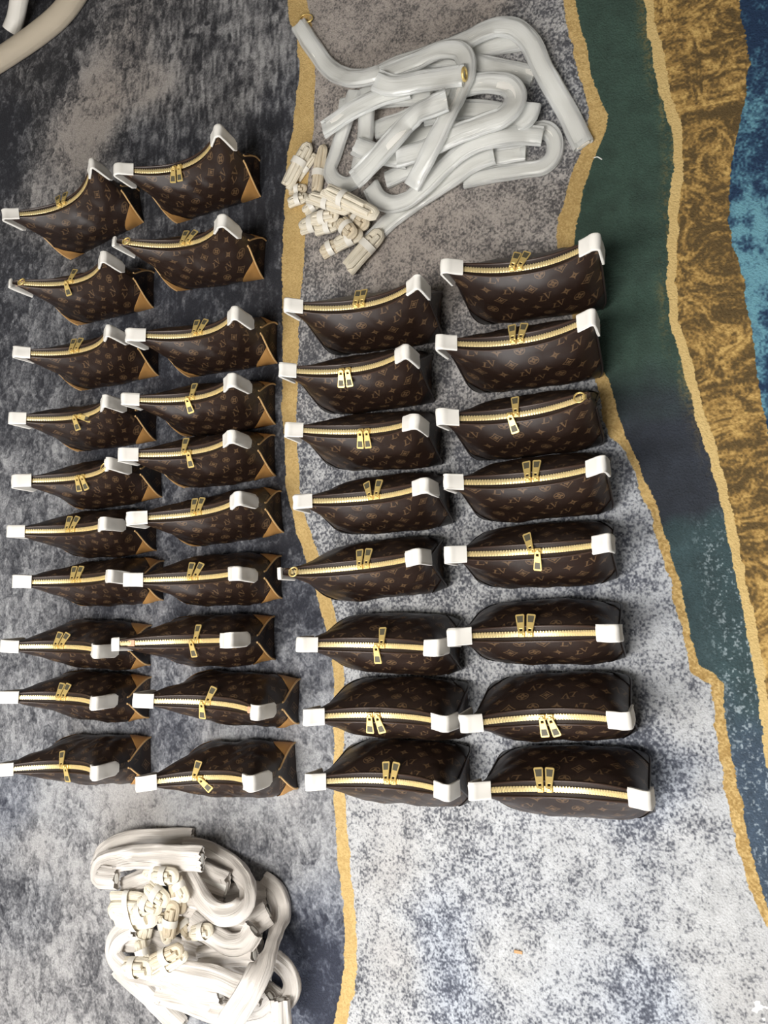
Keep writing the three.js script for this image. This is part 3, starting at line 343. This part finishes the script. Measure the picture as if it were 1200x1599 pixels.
function bagGeometries(o) {
  const b = bagShape(o), { S, T, W, Eh, gus } = b; const G = {};
  const us = o.seed * 0.031;
  const faces = [];
  for (const f of [1, -1]) faces.push(gridGeo(56, 22, (u, v) => { const s = u * 2 - 1, ss = Math.sign(s) * (1 - (1 - Math.abs(s)) ** 1.25), vv = v; const p = S(ss, vv, f); return [p, p.x * f + 0.02 + us, (vv - 1) * 0.20 + 0.02]; }, f < 0));
  faces.push(gridGeo(40, 6, (u, v) => { const s = u * 2 - 1, ss = Math.sign(s) * (1 - (1 - Math.abs(s)) ** 1.25), p = S(ss, 0, 1), q = S(ss, 0, -1); const r = p.clone().lerp(q, v); return [r, r.x, r.z]; }, false));
  for (const e of [1, -1]) faces.push(gridGeo(8, 22, (u, v) => { const p = S(e, v, 1), q = S(e, v, -1), r = p.clone().lerp(q, u); const k = 1 - (2 * u - 1) ** 2; r.x -= e * 0.014 * gus(r.y) * sst(0, .03, r.y) * k; return [r, r.z + 0.03, r.y]; }, e < 0));
  G.body = mergeGeometries(faces);
  const end = 0.97;
  G.tape = gridGeo(48, 4, (u, v) => { const s = (u * 2 - 1), w = W(s, 1), z = mix(w, -w, v), y = T(s) + 0.001 - 0.0025 * (1 - (2 * v - 1) ** 2); return [V(s * Eh(T(s)), y, z), u, v]; }, false);
  const lipPts = (f) => { const a = []; for (let i = 0; i <= 24; i++) { const s = (i / 12 - 1) * end; a.push(V(s * Eh(T(s)), T(s) + 0.0012, f * W(s, 1))); } return a; };
  G.lip = [1, -1].map((f) => sweep(lipPts(f), { w: 0.0042, t: 0.0042, n: 44, m: 6, pow: 1, side: V(0, 0, 1) }));
  const zipPts = []; for (let i = 0; i <= 24; i++) { const s = (i / 12 - 1) * 0.94; zipPts.push(V(s * Eh(T(s)), T(s) + 0.0006, 0)); }
  const chain = [sweep(zipPts, { w: 0.0098, t: 0.003, n: 44, m: 8, pow: 0.8, side: V(0, 0, 1) })];
  const zc = new THREE.CatmullRomCurve3(zipPts), len = zc.getLength(), nt = Math.floor(len / 0.0026);
  for (let i = 0; i < nt; i++) { const p = zc.getPointAt((i + 0.5) / nt), t = zc.getTangentAt((i + 0.5) / nt); const q = new THREE.BoxGeometry(0.0016, 0.0020, 0.0066); q.rotateZ(Math.atan2(t.y, t.x)); q.translate(p.x, p.y + 0.0012, (i % 2 ? 1 : -1) * 0.0016); q.deleteAttribute('normal'); const q2 = q.toNonIndexed(); q2.computeVertexNormals(); chain.push(q2); }
  G.chain = mergeGeometries(chain.map((c) => c.index ? c.toNonIndexed() : c));
  G.patch = []; G.piping = [];
  for (const e of [1, -1]) for (const f of [1, -1]) {
    const vt = o.patchV, sl = o.patchS;
    G.patch.push(gridGeo(10, 10, (u, v) => { const vv = v * vt, reach = sl * Math.sqrt(1 - (v * 0.995) ** 2.2), s = e * (1 - u * reach); const p = S(s, vv, f, 0.0012 * sst(0, 0.06, u) + 0.0004); p.x += e * 0.0006; p.y = Math.max(p.y, 0.0012); return [p, p.x, p.y]; }, e * f > 0));
    const pp = []; for (let i = 0; i <= 12; i++) { const y = o.ya * 1.02 * i / 12, v = y / T(1); const p = S(e, v, f, 0.0008); p.x += e * 0.0012; p.y += 0.001; pp.push(p); }
    G.piping.push(sweep(pp, { w: 0.0042, t: 0.0042, n: 14, m: 7, pow: 1, side: V(0, 0, 1) }));
  }
  // padding wrapped over the horn of the zip end and down the end seam
  G.cover = [1, -1].map((e) => {
    const pts = []; for (const s of [0.80, 0.86, 0.92, 0.975]) pts.push(V(e * s * Eh(T(s)), T(s) + 0.005, 0));
    pts.push(V(e * (Lhx(b) + 0.004), T(1) + 0.001, 0));
    for (const v of [0.93, 0.85, 0.77, o.coverV]) { const y = v * T(1); pts.push(V(e * (Eh(y) + 0.006), y, 0)); }
    return pts;
  });
  b.G = G; return b;
}
const Lhx = (b) => b.Eh(b.T(1));
const TANS = [1, 2, 3].map((k) => bagGeometries({ hm: 0.132, hh: 0.200, Lb: 0.128, La: 0.138, Lh: 0.146, ya: 0.088, half: 0.057, end: 0.96, seed: k, amp: 0.008, round: 0.02, patchV: 0.29, patchS: 0.40, coverV: 0.66 }));
const DARKS = [4, 5, 6].map((k) => bagGeometries({ hm: 0.135, hh: 0.195, Lb: 0.132, La: 0.139, Lh: 0.142, ya: 0.125, half: 0.0595, end: 0.92, seed: k, amp: 0.005, round: 0.09, patchV: 0.30, patchS: 0.26, coverV: 0.70 }));

// zipper slider and its pull: gold frame, wider at the free end, with an inset panel and a slot by the hinge
const sliderGeo = (() => {
  const a = new RoundedBoxGeometry(0.012, 0.006, 0.011, 2, 0.0022).translate(0, 0.003, 0), b = new RoundedBoxGeometry(0.006, 0.005, 0.005, 2, 0.0015).translate(0, 0.0072, 0);
  return mergeGeometries([a.index ? a.toNonIndexed() : a, b.index ? b.toNonIndexed() : b]);
})();
const pullGeo = (() => {
  const s = new THREE.Shape(); s.moveTo(-0.0048, 0); s.lineTo(0.0048, 0); s.lineTo(0.0076, 0.032); s.quadraticCurveTo(0.0076, 0.0345, 0.005, 0.0345); s.lineTo(-0.005, 0.0345); s.quadraticCurveTo(-0.0076, 0.0345, -0.0076, 0.032); s.closePath();
  const h = new THREE.Path(); h.moveTo(-0.0028, 0.003); h.lineTo(-0.0031, 0.0085); h.lineTo(0.0031, 0.0085); h.lineTo(0.0028, 0.003); h.closePath(); s.holes.push(h);
  return new THREE.ExtrudeGeometry(s, { depth: 0.0018, bevelEnabled: true, bevelSize: 0.0005, bevelThickness: 0.0005, bevelSegments: 1, curveSegments: 4 }).rotateX(Math.PI / 2);
})();
const insetGeo = (() => { const s = new THREE.Shape(); s.moveTo(-0.0048, 0.0195); s.lineTo(0.0048, 0.0195); s.lineTo(0.0058, 0.0315); s.lineTo(-0.0058, 0.0315); s.closePath(); return new THREE.ExtrudeGeometry(s, { depth: 0.0031, bevelEnabled: false }).rotateX(Math.PI / 2).translate(0, 0.0006, 0); })();
const ringGeo = new THREE.TorusGeometry(0.0095, 0.0017, 8, 24);
const stubGeo = new RoundedBoxGeometry(0.02, 0.004, 0.014, 2, 0.0015);

function makeBag(kind, variant, spec, flags) {
  const [x, z, rot, len, pulls, lean] = spec; const b = (kind === 'tan' ? TANS : DARKS)[variant % 3], G = b.G;
  const root = group('zip_handbag'); root.position.set(x, 0, z); root.rotation.y = rot;
  root.rotation.set(lean, rot, 0, 'YXZ'); root.position.y = Math.abs(lean) * 0.03; root.scale.set(clamp(len / 0.252, 0.97, 1.05), 1, 1);
  part('body', G.body, M.canvas, root);
  part('zip_tape', G.tape, M.tape, root);
  G.lip.forEach((g) => part('zip_binding', g, M.lip, root));
  part('zip_chain', G.chain, M.brass, root);
  G.patch.forEach((g) => { part('corner_patch', g, kind === 'tan' ? M.tan : M.black, root).userData.label = kind === 'tan' ? 'tan leather corner patch' : 'black leather corner patch'; });
  G.piping.forEach((g) => part('piping', g, kind === 'tan' ? M.tanEdge : M.blackEdge, root));
  const gap = pulls[0][1] === pulls[1][1] ? 0.0150 : 0.0125, mid = (pulls[0][0] + pulls[1][0]) / 2, sgn = pulls[1][0] >= pulls[0][0] ? 1 : -1;
  for (const [k, [, dir, yaw]] of pulls.entries()) {
    const u = mid + (k - 0.5) * gap * sgn;
    const s = clamp(u / 0.14, -0.8, 0.8), y = b.T(s), s2 = s + 0.02, sl = Math.atan2(b.T(s2) - y, 0.02 * 0.14);
    const sg = new THREE.Group(); sg.name = 'zipper_slider'; sg.position.set(s * b.Eh(y), y + 0.001, 0); sg.rotation.z = sl * 0.9; root.add(sg);
    const body = part('slider_body', sliderGeo, M.gold, sg);
    const pg = part('pull_tab', pullGeo, M.gold, sg), pi = part('pull_inset', insetGeo, M.inset, sg); pi.userData.label = 'grey inset of the pull tab';
    for (const q of [pg, pi]) { q.position.set(0, 0.0085, dir * 0.002); q.rotation.order = 'YXZ'; q.rotation.y = dir > 0 ? -yaw * Math.PI / 180 : Math.PI + yaw * Math.PI / 180; q.rotation.x = 0.30; }
  }
  [1, -1].forEach((e, i) => {
    const f = (e > 0 ? flags.right : flags.left) || 'cover', pts = G.cover[i]; const r = rng(Math.round(x * 1000) * 31 + Math.round(z * 1000) + e * 7 + 99999);
    const shift = (r() - 0.5) * 0.008, wob = (r() - 0.5) * 0.01;
    if (f === 'cover' || f === 'peach' || f === 'torn') {
      let pp = pts.map((p, k) => V(p.x + e * shift * (k < 4 ? 1 : 0), p.y + (f === 'torn' ? 0.004 * (k % 2) : 0), (k / 8) * wob));
      if (f === 'peach') pp = pp.slice(2); if (f === 'torn') pp = pp.slice(1);
      part('padding_cover', sweep(pp, { w: 0.029 + r() * 0.003, t: 0.0052, n: 30, m: 20, pow: 0.32, wr: 0.0014, seed: r() * 50, side: V(0, 0, e), wf: kind === 'tan' ? (u) => 1 - 0.35 * sst(0.9, 1, u) : null }), M.cover, root).userData.label = 'white padded tab cover';
    }
    if (f === 'peach') { const p = pts[0]; const q = part('leather_tab', stubGeo, M.peach, root); q.position.set(p.x + e * 0.006, p.y - 0.001, 0); q.rotation.z = e * 0.35; }
    if (f === 'torn') { const q = part('ring', ringGeo, M.gold, root); q.position.set(pts[1].x, pts[1].y + 0.005, 0.002); q.rotation.x = 1.1; }
    if (f === 'ring') {
      const p = pts[1]; const q = part('ring', ringGeo, M.gold, root); q.position.set(p.x, p.y + 0.006, 0); q.rotation.set(1.25, 0, e * 0.3);
      const t2 = part('leather_tab', stubGeo, kind === 'tan' ? M.peach : M.black, root); t2.position.set(p.x + e * 0.011, p.y + 0.001, 0); t2.rotation.z = e * 0.4;
      if (e < 0) part('padding_cover', sweep(pts.slice(3).map((p2) => V(p2.x - 0.006, p2.y, 0.001)), { w: 0.024, t: 0.005, n: 18, m: 14, pow: 0.5, wr: 0.0012, seed: r() * 50, side: V(0, 0, e) }), M.cover, root).userData.label = 'white padded tab cover slipped off the ring';
    }
  });
  return root;
}
const ORD = ['first', 'second', 'third', 'fourth', 'fifth', 'sixth', 'seventh', 'eighth', 'ninth', 'tenth'];
const COLS = [['tan', 'column away from black trimmed bags', 'tan trimmed bags of the outer column'], ['tan', 'column beside black trimmed bags', 'tan trimmed bags of the inner column'], ['dark', 'column beside tan trimmed bags', 'black trimmed bags of the inner column'], ['dark', 'column beside green carpet band', 'black trimmed bags of the outer column']];
const FLAGS = [{ 1: { left: 'ring' }, 4: { right: 'torn' } }, { 1: { left: 'ring' }, 7: { left: 'peach' }, 8: { right: 'peach' } }, { 4: { left: 'ring' } }, { 2: { right: 'ring' } }];
DATA.bags.forEach((col, c) => col.forEach((spec, k) => {
  const [kind, where, grp] = COLS[c], n = col.length;
  const root = makeBag(kind, k * 7 + c, spec, FLAGS[c][k] || {});
  const lab = kind === 'tan' ? `${ORD[n - 1 - k]} tan trimmed bag from white strap heap, ${where}` : `${ORD[k]} black trimmed bag from clear sleeved straps, ${where}`;
  tag(root, lab, 'handbag', grp);
}));

// ------------------------------------------------------------------ straps in their sleeves
const sleeveBump = noiseTexture(256, (i, j) => 0.5 + 0.5 * (fbm(i / 60, j / 6, 3) - 0.5) * 2); sleeveBump.repeat.set(1 / 0.25, 1 / 0.06);
const SL = {
  clear: phys(0xf8f9f8, 0.24, { transmission: 0.5, thickness: 0, bumpMap: sleeveBump, bumpScale: 0.0008, clearcoat: 0.6, clearcoatRoughness: 0.15 }),
  core: std(0xf4f2ec, 0.6), foam: phys(0xd6d0ca, 0.6, { bumpMap: sleeveBump, bumpScale: 0.0012 }), cream: std(0xe8dfcc, 0.62, { bumpMap: sleeveBump, bumpScale: 0.002 }), cream2: std(0xddcfb6, 0.62, { bumpMap: sleeveBump, bumpScale: 0.002 }), tape: phys(0xe9e5dc, 0.4, { clearcoat: 0.2 }),
};
function strap(name, d, mat, seed, opt) {
  const root = group(name); const pts = arr(d.p); const len = new THREE.CatmullRomCurve3(pts).getLength(); const n = Math.max(24, Math.round(len / 0.007));
  part(opt.sleeve, sweep(pts, { w: d.w, t: opt.t, n, m: 28, pow: opt.pow, wr: opt.wr, crease: opt.crease, seed, recess: 0.012 }), mat, root);
  part('strap', sweep(pts.map((p) => p.clone().add(V(0, 0.0005, 0))), { w: d.w * opt.core, t: opt.t * 0.45, n, m: 8, pow: 0.6, seed }), SL.core, root).userData.label = 'cream strap inside the sleeve';
  return root;
}
const LT = {
  corner: 'longest clear-sleeved strap, running from gold band to gold band around the heap', underright: 'clear-sleeved strap lying flat under the longest strap of the heap', tipright: 'short clear sleeve end pointing at the longest strap near the green band',
  front: 'clear-sleeved strap end lying topmost across the heap, brass fitting at its mouth', arch: 'clear-sleeved strap that arches over and drops towards the cream bundles', tipleft: 'clear-sleeved strap with square open end pointing at the gold band',
  ribbed: 'ribbed clear sleeve crossing under the topmost straps', leftcurve: 'clear-sleeved strap curving down beside the single cream bundles', loopright: 'glossy clear-sleeved strap bent into a round loop at mid heap', broad: 'broad bright sleeve slanting down to the cream bundles',
  stub: 'stubby clear sleeve end under the broad bright sleeve', lowerloop: 'clear-sleeved strap with pinched loop beside the cream bundles', diagonal: 'clear-sleeved strap that ends in a single cream bundle apart from the others', outerloop: 'clear-sleeved strap forming the outermost round loop of the heap',
};
const HIDT = 'clear-sleeved strap mostly buried under the other straps of its heap';
Object.entries(DATA.top).forEach(([k, d], i) => tag(strap('sleeved_strap', d, SL.clear, i * 3.7 + 1, { sleeve: 'plastic_sleeve', t: 0.012, pow: 0.5, wr: 0.0022, crease: 0.0034, core: 0.66 }), LT[k] || HIDT, 'strap', LT[k] ? 'clear-sleeved straps' : 'buried clear-sleeved straps'));
const LB = {
  toproll: 'white wrapped strap with square open end along the edge of its heap', secondroll: 'white wrapped strap folded double over the edge of its heap', tail: 'short white wrapped strap end poking out beside the cream bundles', bigloop: 'white wrapped strap curled into the big loop behind the cream bundles',
  outer: 'long white wrapped strap draped over the whole heap, outermost and brightest', inner: 'white wrapped strap sagging between big loop and outermost strap', fold: 'white wrapped strap with U-bend under the sagging one', leftloop: 'white wrapped strap bending round the open carpet side of the cream bundles',
  diagleft: 'white wrapped strap stretching out alone across the bare grey carpet', lowleft: 'white wrapped strap with cut end beside the lone stretched strap', lowerloop: 'white wrapped strap looped near the dark navy carpet patch', rightend: 'gathered white wrapped strap end below the loop by the navy patch', bottomloop: 'small white wrapped loop tucked under the outermost strap',
};
const HIDB = 'white wrapped strap mostly buried under the other straps of its heap';
Object.entries(DATA.bot).forEach(([k, d], i) => tag(strap('wrapped_strap', d, SL.foam, i * 5.1 + 2, { sleeve: 'foam_wrap', t: 0.020, pow: 0.92, wr: 0.0036, crease: 0.0085, core: 0.42 }), LB[k] || HIDB, 'strap', LB[k] ? 'white wrapped straps' : 'buried white wrapped straps'));

// folded strap ends, bound with a band of tape
function bundle([p, rot, len, w], seed, label, grp) {
  const r = rng(seed * 911 + 5), root = group('strap_bundle'); root.position.set(p[0], p[1], p[2]); root.rotation.set((r() - 0.5) * 0.5, rot, (r() - 0.5) * 0.16, 'YXZ');
  len = Math.max(len, w * 1.3); const a = len / 2, q = w * 0.25, t = Math.min(0.016, w * 0.42); const mat = r() < 0.75 ? SL.cream : SL.cream2;
  const U = (dy, k) => [V(-a, dy, q), V(-a * 0.3, dy + 0.002, q * 1.1), V(a * 0.6, dy, q), V(a * 0.95, dy, q * 0.7), V(a, dy, 0), V(a * 0.95, dy, -q * 0.7), V(a * 0.6, dy, -q), V(-a * 0.3, dy + 0.002, -q * 1.1), V(-a * k, dy, -q)];
  part('fold', sweep(U(0, 0.9), { w: w * 0.5, t, n: 36, m: 10, pow: 0.8, wr: 0.0014, seed: seed }), mat, root);
  part('fold', sweep(U(t * 0.6, 0.7).map((v) => V(-v.x * 0.86, v.y, v.z * 0.55)), { w: w * 0.36, t: t * 0.8, n: 30, m: 8, pow: 0.8, wr: 0.0012, seed: seed + 9 }), mat, root);
  const tx = (r() - 0.5) * len * 0.3, lp = []; for (let i = 0; i <= 20; i++) { const g = i / 20 * Math.PI * 2; lp.push(V(tx, t * 0.3 + Math.sin(g) * t * 1.05, Math.cos(g) * w * 0.56)); }
  const c = new THREE.CatmullRomCurve3(lp.slice(0, 20), true); const P = [], U2 = [], I = []; const bw = Math.min(0.008, len * 0.14);
  for (let i = 0; i <= 32; i++) { const v = c.getPoint(i / 32); for (const s of [-1, 1]) { P.push(v.x + s * bw, v.y, v.z); U2.push(i / 32, s); } }
  for (let i = 0; i < 32; i++) { const k = i * 2; I.push(k, k + 1, k + 2, k + 1, k + 3, k + 2); }
  const g = new THREE.BufferGeometry(); g.setAttribute('position', new THREE.Float32BufferAttribute(P, 3)); g.setAttribute('uv', new THREE.Float32BufferAttribute(U2, 2)); g.setIndex(I); g.computeVertexNormals();
  part('tape_band', g, SL.tape, root).userData.label = 'white tape band';
  tag(root, label, 'strap bundle', grp);
}
const BT = { 1: 'thin cream bundle tucked against the furthest bundle on the gold band', 3: 'short cream bundle with white paper end on the gold band', 4: 'small folded cream loop on the gold band beside the white paper end', 5: 'long cream bundle topmost in the cluster, pointing at the pinched sleeve loop', 6: 'long cream bundle lying under the topmost one of the cluster', 7: 'pale papery bundle halfway down the cluster by the clear sleeves', 9: 'curled cream bundle at the edge between gold band and grey carpet', 11: 'cream bundle sticking out of the cluster onto the bare grey carpet', 12: 'cream bundle resting on the one that sticks out onto grey carpet', 0: 'cream strap bundle lying on the gold band, furthest from its heap', 2: 'slim cream bundle beside the gold band, parallel to the furthest one', 15: 'large cream bundle in the mouth of a clear sleeve, apart from the others' };
DATA.bundTop.forEach((d, i) => bundle(d, i + 1, BT[i] || 'cream taped strap bundle in the cluster beside the clear-sleeved straps', BT[i] ? 'cream bundles by the clear sleeves' : 'clustered cream bundles by the clear sleeves'));
const BB = { 0: 'cream bundle lying against the double folded white strap', 4: 'thick cream bundle bulging at the open carpet side of the white heap', 13: 'cream bundle beside the big white loop and the double folded strap', 14: 'cream bundle half under the big white loop', 15: 'cream bundle pointing at the bent white strap on the bare carpet side', 16: 'broad cream bundle low on the white heap above the buried straps', 17: 'slanting cream bundle lowest of the cluster on the white heap', 10: 'cream bundle next to the white strap with U-bend' };
DATA.bundBot.forEach((d, i) => bundle(d, i + 41, BB[i] || 'cream taped strap bundle amid the cluster on the white strap heap', BB[i] ? 'cream bundles on the white heap' : 'cream bundles amid the white heap cluster'));

// ------------------------------------------------------------------ small things
{
  const bou = noiseTexture(256, (i, j) => 0.5 * vn(i / 2.2, j / 2.2) + 0.5 * TAB[j * 256 + i]); bou.repeat.set(1 / 0.06, 1 / 0.06);
  const a = part('padded_tube', sweep(arr(DATA.tubeA), { w: 0.062, t: 0.062, n: 60, m: 24, pow: 1 }), std(0xded0ba, 0.9, { bumpMap: bou, bumpScale: 0.002 }));
  tag(a, 'beige nubby padded tube curving across the dark carpet corner', 'padded tube');
  const b = part('white_tube', sweep(arr(DATA.tubeB), { w: 0.05, t: 0.05, n: 40, m: 24, pow: 1 }), phys(0xe6e2da, 0.5));
  tag(b, 'smooth white tube rising beside the brown case behind the beige tube', 'tube');
  const cs = group('brown_case'); cs.position.set(-2.16, 0, -1.93);
  part('body', new RoundedBoxGeometry(0.24, 0.10, 0.40, 3, 0.012).translate(0, 0.052, 0), std(0x6b4a28, 0.5), cs);
  part('edge_strip', new RoundedBoxGeometry(0.02, 0.012, 0.40, 2, 0.004).translate(0.10, 0.105, 0), std(0xb88a45, 0.45), cs);
  tag(cs, 'brown case with golden edge strip beside the white tube', 'case');
  const r = part('brass_ring', new THREE.TorusGeometry(0.014, 0.002, 8, 28).scale(1.5, 0.9, 1), M.gold); r.position.set(-0.905, 0.006, -1.462); r.rotation.set(1.35, 0, 0.6); tag(r, 'thin brass ring peeking out by the tip of the longest clear sleeve', 'ring');
  const fr = part('brass_fitting', new THREE.TorusGeometry(0.012, 0.003, 8, 24), M.gold); const fe = DATA.top.front.p.at(-1); fr.position.set(fe[0] + 0.002, fe[1] + 0.002, fe[2]); fr.rotation.y = 1.4; tag(fr, 'brass fitting at the open mouth of the topmost clear sleeve', 'fitting');
  const sc = part('leather_scrap', new RoundedBoxGeometry(0.016, 0.002, 0.006, 1, 0.0008), std(0xc49a6a, 0.6)); sc.position.set(-0.416, 0.0015, 0.633); tag(sc, 'tiny tan leather scrap on the white speckled carpet', 'scrap');
  const th = part('thread', sweep(DATA.thread.map((p) => V(p[0], 0.002, p[2])), { w: 0.0025, t: 0.002, n: 16, m: 6, pow: 1 }), std(0xe8eae6, 0.7)); tag(th, 'short white thread lying on the green carpet band', 'thread');
  const pl = gridGeo(24, 24, (u, v) => { const n = fbm(u * 6 + 3, v * 6, 3); return [V((u - 0.5) * 0.075, 0.003 + 0.016 * n * Math.sin(u * Math.PI) * Math.sin(v * Math.PI), (v - 0.5) * 0.075), u, v]; }, true);
  const pw = part('plastic_wrap', pl, phys(0xffffff, 0.08, { transmission: 0.92, thickness: 0, side: THREE.DoubleSide })); pw.position.set(0.008, 0, 0.676); tag(pw, 'crumpled clear plastic wrap on the white carpet', 'plastic wrap');
}
renderer.render(scene, camera);
